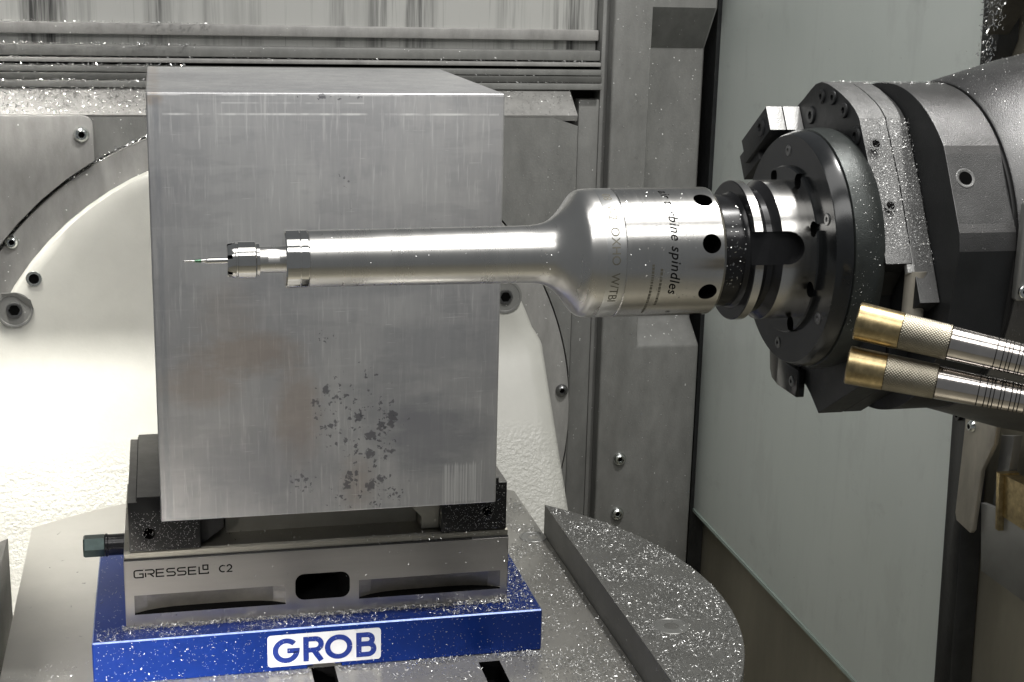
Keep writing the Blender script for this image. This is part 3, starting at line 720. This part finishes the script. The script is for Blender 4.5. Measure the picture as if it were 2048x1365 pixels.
fl = put('flange', lx([(154.4, 26), (154.4, 30.9), (154.8, 31.35), (158.5, 31.4), (161.6, 28.0), (164.2, 28.0), (167.4, 31.4), (180.4, 31.4), (180.4, 20)], 160), ['body', 'black', 'slotfloor'], tool)
cuts = []
for a in (12, 192):
    bm = B()
    d = (pol(0, 1, a) - Vector((0, AY, AZ))).normalized(); t = Vector((0, -d.z, d.y))
    lo = [(152, -7.2), (170, -7.2)] + [(170 + 7.2 * math.sin(math.radians(q)), -7.2 * math.cos(math.radians(q))) for q in range(12, 169, 12)] + [(170, 7.2), (152, 7.2)]
    va = [bm.verts.new(Vector((x, AY, AZ)) + t * s + d * 26.6) for x, s in lo]; vb = [bm.verts.new(Vector((x, AY, AZ)) + t * s + d * 36) for x, s in lo]
    n = len(lo); bm.faces.new(va); bm.faces.new(vb[::-1])
    for i in range(n): bm.faces.new((va[i], vb[i], vb[(i + 1) % n], va[(i + 1) % n]))
    cuts.append(bm)
cut(fl, cuts)
radial_normals(fl, 31.4)
for p in fl.data.polygons:
    c = p.center / S + base_of(fl); r = math.hypot(c.y - AY, c.z - AZ)
    if fl.data.materials[p.material_index] == MT['hole'] or r < 31.3: p.material_index = 1 if not (165 < c.x < 180 and r < 27.5) else 2
# lettering wrapped round the body: reads downwards, letter tops towards the machine spindle
def wrap(s, size, x0, deg0, R, m, parent, shear=0, spacing=1, mirror=1, off=0, name='lettering'):
    bm = text_mesh(s, size, shear, spacing, off)
    bmesh.ops.triangulate(bm, faces=bm.faces[:])
    bmesh.ops.subdivide_edges(bm, edges=[e for e in bm.edges if e.calc_length() > size * .25], cuts=1)
    for v in bm.verts:
        a = math.radians(deg0) - v.co.x / R
        v.co = Vector((x0 + v.co.y, AY - R * math.cos(a), AZ + R * math.sin(a)))
    o = put(name, bm, m, parent); return o
wrap('air turbine spindles', 6.3, 117.6, 80, 28.53, 'ink', bd, .25, 1.09, off=.07)
wrap('\u00ae', 2.6, 120.4, -54.5, 28.53, 'ink', bd, 0)
bm = B()
for row, (xx, a0, a1) in enumerate(((109.5, 0, -58), (113.4, -4, -44))):
    a = a0
    while a > a1:
        la = rnd.uniform(1.2, 3.4)
        q = [pol(xx + dx, 28.54, ang) for dx, ang in ((-.55, a), (.55, a), (.55, a - la), (-.55, a - la))]
        k = [bm.verts.new(v) for v in q]; bm.faces.new(k); a -= la + rnd.uniform(.6, 1.2)
mk = put('marking_rows', bm, 'inkl', bd)
wrap('08  W2  OXHO  W/TBI', 5.4, 91.2, 74, 28.44, 'inkl', tool, 0, 1.02)

# ================================================================== machine spindle head
head = thing('spindle_head', 'dark machine spindle head with round nose ring, speckled grey facets and many screws', 'spindle head', (204, AY, AZ))
ir = put('inner_ring', lx([(180.3, 24), (180.3, 37.2), (180.9, 37.8), (184, 37.8)], 128), 'blackplate', head)
nose = put('nose_ring', lx([(183, 30), (182.6, 38.3), (182.6, 51.4), (183.3, 52), (188.5, 53.8), (189.3, 53.8), (189.6, 53.0), (190.2, 53.0)], 160), 'blackplate', head)
put('rim', lx([(189.9, 53), (190.4, 54.0), (196, 54.7), (200, 54.5), (202.4, 53.6), (204.4, 52.6)], 160), 'cone', head)
cut(ir, [lathe(B(), [(-4, 3.5), (3.2, 3.5)], pol(180.3, 34.6, a), (1, 0, 0), 28) for a in (70, 25, -20, -65, 115, 160, 205, 250)])
for a in (97, 27, -32, -93, 157, 217):
    screw(head, tuple(pol(182.6, 44.5, a)), (-1, 0, 0), 2.6, .5, 'gun', style='cap', sock=.45)
def yz(p): return [(AY + a, AZ + b) for a, b in p]
top = [(47.5, 60), (40, 64.5), (33, 69.3), (28, 72.2), (22, 73.6), (15.5, 73.3), (8, 71.9), (0, 69.8), (-8, 67.2), (-14, 64.4), (-18.6, 61.2)]
fp = top + [(-36.7, 29.6 + 5), (-54.6, 3.4), (-46, -2), (-38, -14), (-38, -40), (-39.5, -54.9), (-1.2, -78.6), (9, -72), (14, -69.5), (40, -64), (62, -40), (74, 0), (68, 34)]
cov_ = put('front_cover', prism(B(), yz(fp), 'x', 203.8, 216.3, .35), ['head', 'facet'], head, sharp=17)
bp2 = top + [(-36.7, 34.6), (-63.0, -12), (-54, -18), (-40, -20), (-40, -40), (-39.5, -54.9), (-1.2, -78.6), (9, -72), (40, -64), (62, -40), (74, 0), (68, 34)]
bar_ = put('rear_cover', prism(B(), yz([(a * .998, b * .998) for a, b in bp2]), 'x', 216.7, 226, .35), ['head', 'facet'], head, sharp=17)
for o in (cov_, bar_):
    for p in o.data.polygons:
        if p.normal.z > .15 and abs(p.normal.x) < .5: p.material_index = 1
put('core', lx([(204, 40), (232, 40)], 64), 'darkmetal', head)
hp = []
for k in range(120):
    a = 2 * PI * k / 120; y, z = 75 * math.cos(a), 75 * math.sin(a)
    for nn, dd in (((-.866, .5), 72.6), ((-.993, -.12), 72.0), ((-.8, -.6), 73.0)):
        e = y * nn[0] + z * nn[1] - dd
        if e > 0: y -= e * nn[0]; z -= e * nn[1]
    hp.append((y, z))
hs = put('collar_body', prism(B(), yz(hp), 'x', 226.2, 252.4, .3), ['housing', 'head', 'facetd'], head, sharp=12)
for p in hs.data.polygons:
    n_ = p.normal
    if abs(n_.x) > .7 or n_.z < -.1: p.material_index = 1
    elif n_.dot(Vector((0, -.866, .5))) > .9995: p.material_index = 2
put('joint', lx([(252, 74), (253.6, 74)], 96), 'gap', head)
hz = put('housing', lx([(253.4, 73), (253.4, 75.4), (254, 76), (290, 86.6), (320, 93), (414, 100)], 160), 'housing', head)
# tapped holes in the facets
def fac(x, u, nd_, a): # point on a facet: distance nd_ along normal a (degrees above horizontal), u up along the facet
    c, s = math.cos(math.radians(a)), math.sin(math.radians(a))
    return Vector((x, AY - nd_ * c + u * s, AZ + nd_ * s + u * c)), Vector((0, -c, s))
def tapped(x, u, nd_, a, r):
    p, n_ = fac(x, u, nd_, a)
    o = put('tapped_hole', lathe(B(), [(.05, r * 1.35), (.25, r * 1.25), (.2, r * .95), (.1, r * .9)], p, n_, 24, False), 'facet', head)
    put('bore', lathe(B(), [(.12, r * .97), (.12, 0)], p, n_, 24, False), 'hole', o)
tapped(208, 30, 50, 30, 2.0); tapped(209.9, 1.4, 50, 30, 2.0); tapped(233.5, 4.6, 72.6, 30, 3.3)
for y, z, r in ((20, 67, 3.2), (8, 67.5, 3.2), (-4.3, 63, 3.4), (-17.5, 53, 4.3), (30, 57.5, 4.2), (-46.5, 15.5, 3.6), (24, -60, 3.4)):
    screw(head, (203.8, AY + y, AZ + z), (-1, 0, 0), r, 1.0, 'head', style='cap', sock=.48)
p0, n_ = fac(250, 20, 77, 0)
rp = put('side_plate', box(B(), 251.6, 300, AY - 79, AY - 74, AZ - 9, AZ + 33, 1.6, 3), 'sheet', head)
for z in (28.5, -4.5): screw(head, (254.8, AY - 79, AZ + z), (0, -1, 0), 2.9, 1.4, 'zinc', style='cap')
# clamp lug at the upper left of the nose: two stacked bars, near end painted as if lit
t_ = Vector((0, .82, -.57)); n2 = Vector((0, .57, .82))
def lugbox(bm, x0, x1, a0, a1, b0, b1, bev=.5, skew=0):
    ps = [(a0 + skew, b0), (a0, b1), (a1, b1), (a1, b0)]
    prism(bm, [(AY + 40 * 1 + (t_ * a + n2 * b).y, AZ + 55 + (t_ * a + n2 * b).z) for a, b in ps], 'x', x0, x1, bev)
    return bm
lg = put('lug', lugbox(B(), 186.4, 194.6, 0, 34, -6, 6.4), ['head', 'lug'], head)
lg2 = put('lug_spacer', lugbox(B(), 194.9, 203.7, 0, 34, -6, 6.4), ['head', 'lug'], head)
for o in (lg, lg2):
    for p in o.data.polygons:
        if p.normal.dot(-t_) > .8: p.material_index = 1
q = Vector((186.4, AY + 40, AZ + 55)) + t_ * 9
screw(head, tuple(q), (-1, 0, 0), 4.4, 1.0, 'head', style='cap', sock=.5)
put('lug_foot', lugbox(B(), 188.5, 203.7, 22, 44, -10, 3), 'head', head)
put('lower_lug', box(B(), 199.5, 203.7, AY + 15, AY + 39, AZ - 75.5, AZ - 62, .5), 'black', head)
put('lower_lug_cheek', prism(B(), [(AY + 39.2, AZ - 75.5), (AY + 39.2, AZ - 60), (AY + 51, AZ - 60), (AY + 49, AZ - 70), (AY + 46, AZ - 74)], 'x', 199.8, 203.7, .5), 'darkmetal', head)
screw(head, (199.5, AY + 21, AZ - 69), (-1, 0, 0), 2.6, .6, 'gun', style='cap', sock=.45)
p0, n_ = fac(218, -20, 46.5, 30)
wb = box(B(), 213.6, 222.4, -1.4, 1.4, -6.5, 6.5, .3, mx=Matrix.Translation((0, AY - 51.6, AZ + 4.6)) @ Matrix.Rotation(math.radians(-30), 4, 'X'))
put('bright_key', wb, 'lug', head)
kb = lathe(B(), [(0, 2.6), (5, 2.6)], (207.6, AY - 47, AZ + 3.2), (1, 0, 0), 24); put('cap_screw', kb, 'gun', head)
put('guide_pin', lathe(B(), [(0, 4.6), (26, 4.6)], (219, AY - 53, AZ - 26), (0, 0, 1), 24), 'bracket', head)

# ================================================================== coolant nozzles
def nozzle(label, a, b, r0, tp, secs, at):
    d = (Vector(b) - Vector(a)).normalized(); r = lambda z: r0 - tp * z
    t = thing('coolant_nozzle', label, 'nozzle', at, 'coolant nozzles beside the spindle')
    put('brass_tip', lathe(B(), [(0, r0 * .5), (0, r0 - .5), (.5, r0), (secs[0], r(secs[0])), (secs[0], r(secs[0]) - .5)], a, d, 64, False), 'brass', t)
    mouth = lathe(B(), [(.3, r0 * .52), (6, r0 * .5), (6, 0)], a, d, 32, False); put('mouth', mouth, 'hole', t)
    n, m = 240, 96; bm = B(); prev = None; mx = Matrix.Translation(a) @ frame(d)
    for j in range(m + 1):
        z = secs[0] + (secs[1] - secs[0]) * j / m; ring = []
        for k in range(n):
            th = 2 * PI * k / n; p = 40
            h = abs(((th / (2 * PI) * p + z / 1.3) % 1) * 2 - 1); h2 = abs(((th / (2 * PI) * p - z / 1.3) % 1) * 2 - 1)
            rr = r(z) - .02 - .26 * (1 - min(1, min(h, h2) * 1.6))
            if j in (0, m): rr = r(z) - .45
            ring.append(bm.verts.new(mx @ Vector((rr * math.cos(th), rr * math.sin(th), z))))
        if prev:
            for k in range(n): bm.faces.new((prev[k], prev[(k + 1) % n], ring[(k + 1) % n], ring[k]))
        prev = ring
    put('knurled_sleeve', bm, 'knurl', t, sharp=70)
    L = (Vector(b) - Vector(a)).length; pf = [(secs[1], r(secs[1]) - .6), (secs[1] + .3, r(secs[1]) - .15)]
    z = secs[2]; g = 0; gr = B()
    while z < L:
        w = (2.6, 1.7, 1.3, 2.4, 1.3)[g % 5]; g += 1
        pf += [(z, r(z) - .2), (z + .03, r(z) - .9), (z + .37, r(z) - .9), (z + .40, r(z) - .2)]
        lathe(gr, [(z + .05, r(z) - .55), (z + .35, r(z) - .55)], a, d, 48, False); z += w
    pf += [(L, r(L) - .3)]
    tu = put('tube', lathe(B(), pf, a, d, 64), 'chrome', t)
    put('groove', gr, 'gap', tu)
    return t
nozzle('upper brass tipped coolant nozzle with knurled sleeve, in front of the spindle head', (167.9, -325, 190.1), (232.2, -366, 179.2), 7.5, .018, (17, 35.5, 52.5), (167.9, -325, 190.1))
nozzle('lower brass tipped coolant nozzle with knurled sleeve, tucked under the upper one', (165.4, -325, 172.6), (233.6, -366, 164.8), 7.6, .024, (14.5, 34, 49.5), (165.4, -325, 172.6))

# ================================================================== chips
blocked = lambda x, y: -144 < x < 135 and 1 < y < 168
slots = lambda x, y: (-14 < x < 2.5 and y < 5) or (90 < x < 105 and y < -6)
on_table = lambda x, y: not blocked(x, y) and x < 183.5 and math.hypot(x - 175.5, y - 192) > (9 if rnd.random() < .85 else 3)
front = lambda x, y: not slots(x, y) and (x > -60 or rnd.random() < .35)
for m_, f_, sz, lbl in (('chipm', 1.0, (.6, 2.2), 'fine dull aluminium chips strewn over the flat table around the blue plate'), ('chip', .08, (.7, 2.8), 'bright glinting aluminium slivers scattered on the flat table top')):
    P = [scatter(int(11000 * f_), 118, 184, -130, 285, -102.9, on_table, 1.0), scatter(int(9000 * f_), -150, 184, -130, 2, -102.9, front, 1.1), scatter(int(900 * f_), -196, -145, -120, 40, -102.9, None, 2.4), scatter(int(2600 * f_), -140, 130, -4.5, 2.2, -102.5, lambda x, y: not slots(x, y), .8)]
    chips('metal_chips', lbl, np.concatenate(P), L=sz, Wd=(.12, .36), m=m_)
onseg = lambda x, y: math.hypot(x - 8, y - 20) < 249.5 and math.hypot(x - 209.5, y + 27.5) > (11 if rnd.random() < .93 else 4)
for m_, n_, sz, lbl in (('chipm', 12000, (.6, 2.2), 'dense dull aluminium chips on the raised right table segment'), ('chip', 700, (.7, 3.0), 'bright glinting slivers on the raised right table segment')):
    chips('metal_chips', lbl, scatter(n_, 186, 259, -140, 205, -78.9, onseg, .9), L=sz, Wd=(.12, .36), m=m_)
for m_, f_, lbl in (('chipm', 1.0, 'dull aluminium chips piled on the blue plate along the vise foot'), ('chip', .25, 'bright slivers among the chips on the blue plate'), ('chipd', 1.0, 'dark chips heaped against the foot of the vise')):
    P = [scatter(int(2200 * f_), -140, 132, 3.5, 21.6, -74.7, None, .9)] if m_ != 'chipd' else []
    P += [scatter(int(2400 * f_), -125, 116, 16.5, 21.8, -74.4, None, .6)]
    if m_ != 'chipd': P += [scatter(int(1800 * f_), 115.5, 132.5, 22, 164, -74.7, None, .8), scatter(int(70 * f_), -141, -125, 22, 140, -74.7)]
    chips('metal_chips', lbl, np.concatenate(P), L=(.6, 2.6), Wd=(.12, .36), m=m_)
q = npr.uniform((-141, -102), (132, -75.5), (900, 2)); q = q[npr.uniform(0, 1, 900) < np.where(q[:, 0] < -40, 1, .55)]; chips('metal_chips', 'tiny pale specks stuck to the front face of the blue plate', np.c_[q[:, 0], np.full(len(q), 2.15), q[:, 1]], (0, -1, 0), (.3, 1.3), (.12, .34), m='chipm', tilt=.25)
def line(n, x0, x1, y0, y1, z0, z1): return npr.uniform((x0, y0, z0), (x1, y1, z1), (n, 3))
u = npr.uniform(0, 1, 2600); P = np.c_[npr.uniform(-260, 272, 2600), 451 + u * 28, 194 + u * 19.2]
keepm = (P[:, 0] < -100) | (npr.uniform(0, 1, 2600) < .5)
P = np.concatenate([P[keepm]] + [line(n, -300, x1, y, y + 5, z, z + .3) for n, x1, y, z in ((260, -60, 488, 249), (200, -60, 494, 267), (300, 300, 484, 238), (300, -90, 482, 231.6), (200, 300, 480, 225.8), (260, 300, 477, 219.4))])
P = np.concatenate([P, line(420, -260, -98, 476, 481, 212.8, 213.6)])
chips('metal_chips', 'aluminium chips lying on the ledges of the cover behind the block', P, (0, -.4, 1), (.8, 2.8), (.2, .6), m='chipm')
def on_cyl(n, x0, x1, R, a0, a1):
    x = npr.uniform(x0, x1, n); a = np.radians(npr.uniform(a0, a1, n)); nn = np.c_[np.zeros(n), -np.cos(a), np.sin(a)]
    return np.c_[x, AY + R * nn[:, 1], AZ + R * nn[:, 2]], nn
A1, N1 = on_cyl(110, 98, 130, 28.5, -35, 80); A2, N2 = on_cyl(90, -30, 55, 12.2, -5, 95); A3, N3 = on_cyl(110, 143.6, 154, 25.1, -30, 60)
x = npr.uniform(64, 87, 90); rr = np.interp(x, [64, 70, 75.5, 80, 84, 88], [12.8, 14, 17.2, 21.8, 25.9, 28]); a = np.radians(npr.uniform(-40, 30, 90)); N4 = np.c_[-.6 * np.ones(90), -np.cos(a), np.sin(a)]
A4 = np.c_[x, AY - rr * np.cos(a), AZ + rr * np.sin(a)]
chips('metal_chips', 'tiny bright specks clinging to the polished turbine spindle', np.concatenate([A1, A2, A3, A4]), np.concatenate([N1, N2, N3, N4]), (.25, .75), (.2, .45), tilt=.3)
A1, N1 = on_cyl(2600, 204, 252, 75.2, 85, 150); A2, N2 = on_cyl(500, 253, 320, 90, 60, 110); A2[:, 1:] = np.array([AY, AZ]) + N2[:, 1:] * np.interp(A2[:, 0], [254, 290, 320], [76, 86.6, 93])[:, None]
k = 2600; uu = npr.uniform(-26, 42, k); xx = npr.uniform(204.3, 225.5, k); N3 = np.tile((0, -.866, .5), (k, 1)); A3 = np.c_[xx, AY - 50 * .866 + uu * .5, AZ + 25 + uu * .866]
okm = (uu > -18) | (xx > 217); A3, N3 = A3[okm], N3[okm]
A4, N4 = on_cyl(150, 190.5, 201, 54.8, -30, 60)
chips('metal_chips', 'fine aluminium dust on the grey facets of the spindle head', np.concatenate([A1, A2, A3, A4]), np.concatenate([N1, N2, N3, N4]), (.25, .7), (.12, .3), m='chipm', tilt=.5)
P = np.concatenate([line(520, 73, 112, 22.1, 22.3, -26, 7), line(420, -118, -78, 22.1, 22.3, -26, -1)])
chips('metal_chips', 'bright specks stuck to the black jaw faces under the block', P, (0, -1, 0), (.25, .9), (.1, .3), m='chipm', tilt=.3)
P = np.concatenate([line(260, -121, 113, 23.5, 58, -26.5, -26.4), line(200, 20, 113, 22.4, 24, -31, -27), np.concatenate([line(60, -120, 113, 21.7, 21.9, -53, -32), line(60, -120, 113, 21.7, 21.9, -74, -68)])])
chips('metal_chips', 'loose chips on the rails and front of the steel vise', P, (0, -.5, 1), (.4, 1.6), (.2, .45))
P = np.concatenate([line(170, 415.5, 416.8, 8, 28, 268, 308), line(120, 405, 408, -14, 5, 290, 312)])
chips('metal_chips', 'chips stuck to the dark bracket in the top right corner', P, (-1, 0, .3), (1, 4), (.3, .9))
for lbl, pts in (('dark curled chips lying on the bare left side of the table', scatter(16, -194, -146, 60, 260, -102.8)),):
    chips('metal_chips', lbl, pts, L=(3, 8), Wd=(.4, 1.0), m='chipd', curl=1.6, tilt=.3)

u = npr.uniform(0, 1, 900); P = np.concatenate([np.c_[npr.uniform(-260, -98, 900), 450.5 + u * 28, 193.8 + u * 19.2], line(220, -260, -60, 483, 489, 248.6, 249.4), line(220, -260, -40, 489, 495, 266.8, 267.4), line(260, -260, -70, 479, 484, 231.5, 232.2), line(200, -260, -70, 474, 479, 219.2, 219.8)])
chips('metal_chips', 'bright white chips heaped on the left end of the rear ledges', P, (0, -.3, 1), (1.2, 3.6), (.3, .8))
a = np.radians(npr.uniform(98, 172, 900)); rr_ = 277.6 + npr.exponential(.7, 900); P = np.c_[cx + rr_ * np.cos(a), npr.uniform(444.5, 449, 900), cz + rr_ * np.sin(a)]
chips('metal_chips', 'pale chips lying along the upper edge of the grey ring plate', P, np.c_[np.cos(a), -.5 * np.ones(900), np.sin(a)], (.9, 2.8), (.3, .8), m='chip')
P = np.concatenate([line(150, -260, -105, 449.6, 449.8, 100, 190), line(220, 105, 271, 449.6, 449.8, -60, 190), line(130, 311, 344, 469.5, 469.8, -200, 290), line(90, 348, 400, 497.4, 497.8, 0, 250), line(60, 348, 405, 469.5, 469.8, -200, -30)])
chips('metal_chips', 'sparse pale specks stuck to the grey covers and the column', P, (0, -1, 0), (.4, 1.8), (.2, .5), m='chipm', tilt=.3)
P = np.c_[np.full(90, 419.6), npr.uniform(20, 480, 90), npr.uniform(-190, 300, 90)]
chips('metal_chips', 'a few tiny specks stuck to the pale door pane', P, (-1, 0, 0), (.3, 1.4), (.2, .6), m='chipm', tilt=.3)
put('edge_strip', box(B(), 108, 113, 22.3, 23.2, 4.6, 5.2, .1), 'edge', jr)  # thin pale strips along the top edges of the right jaw
put('edge_strip', box(B(), 102, 107.4, 22.3, 23.2, 7.8, 8.4, .1), 'edge', jr)
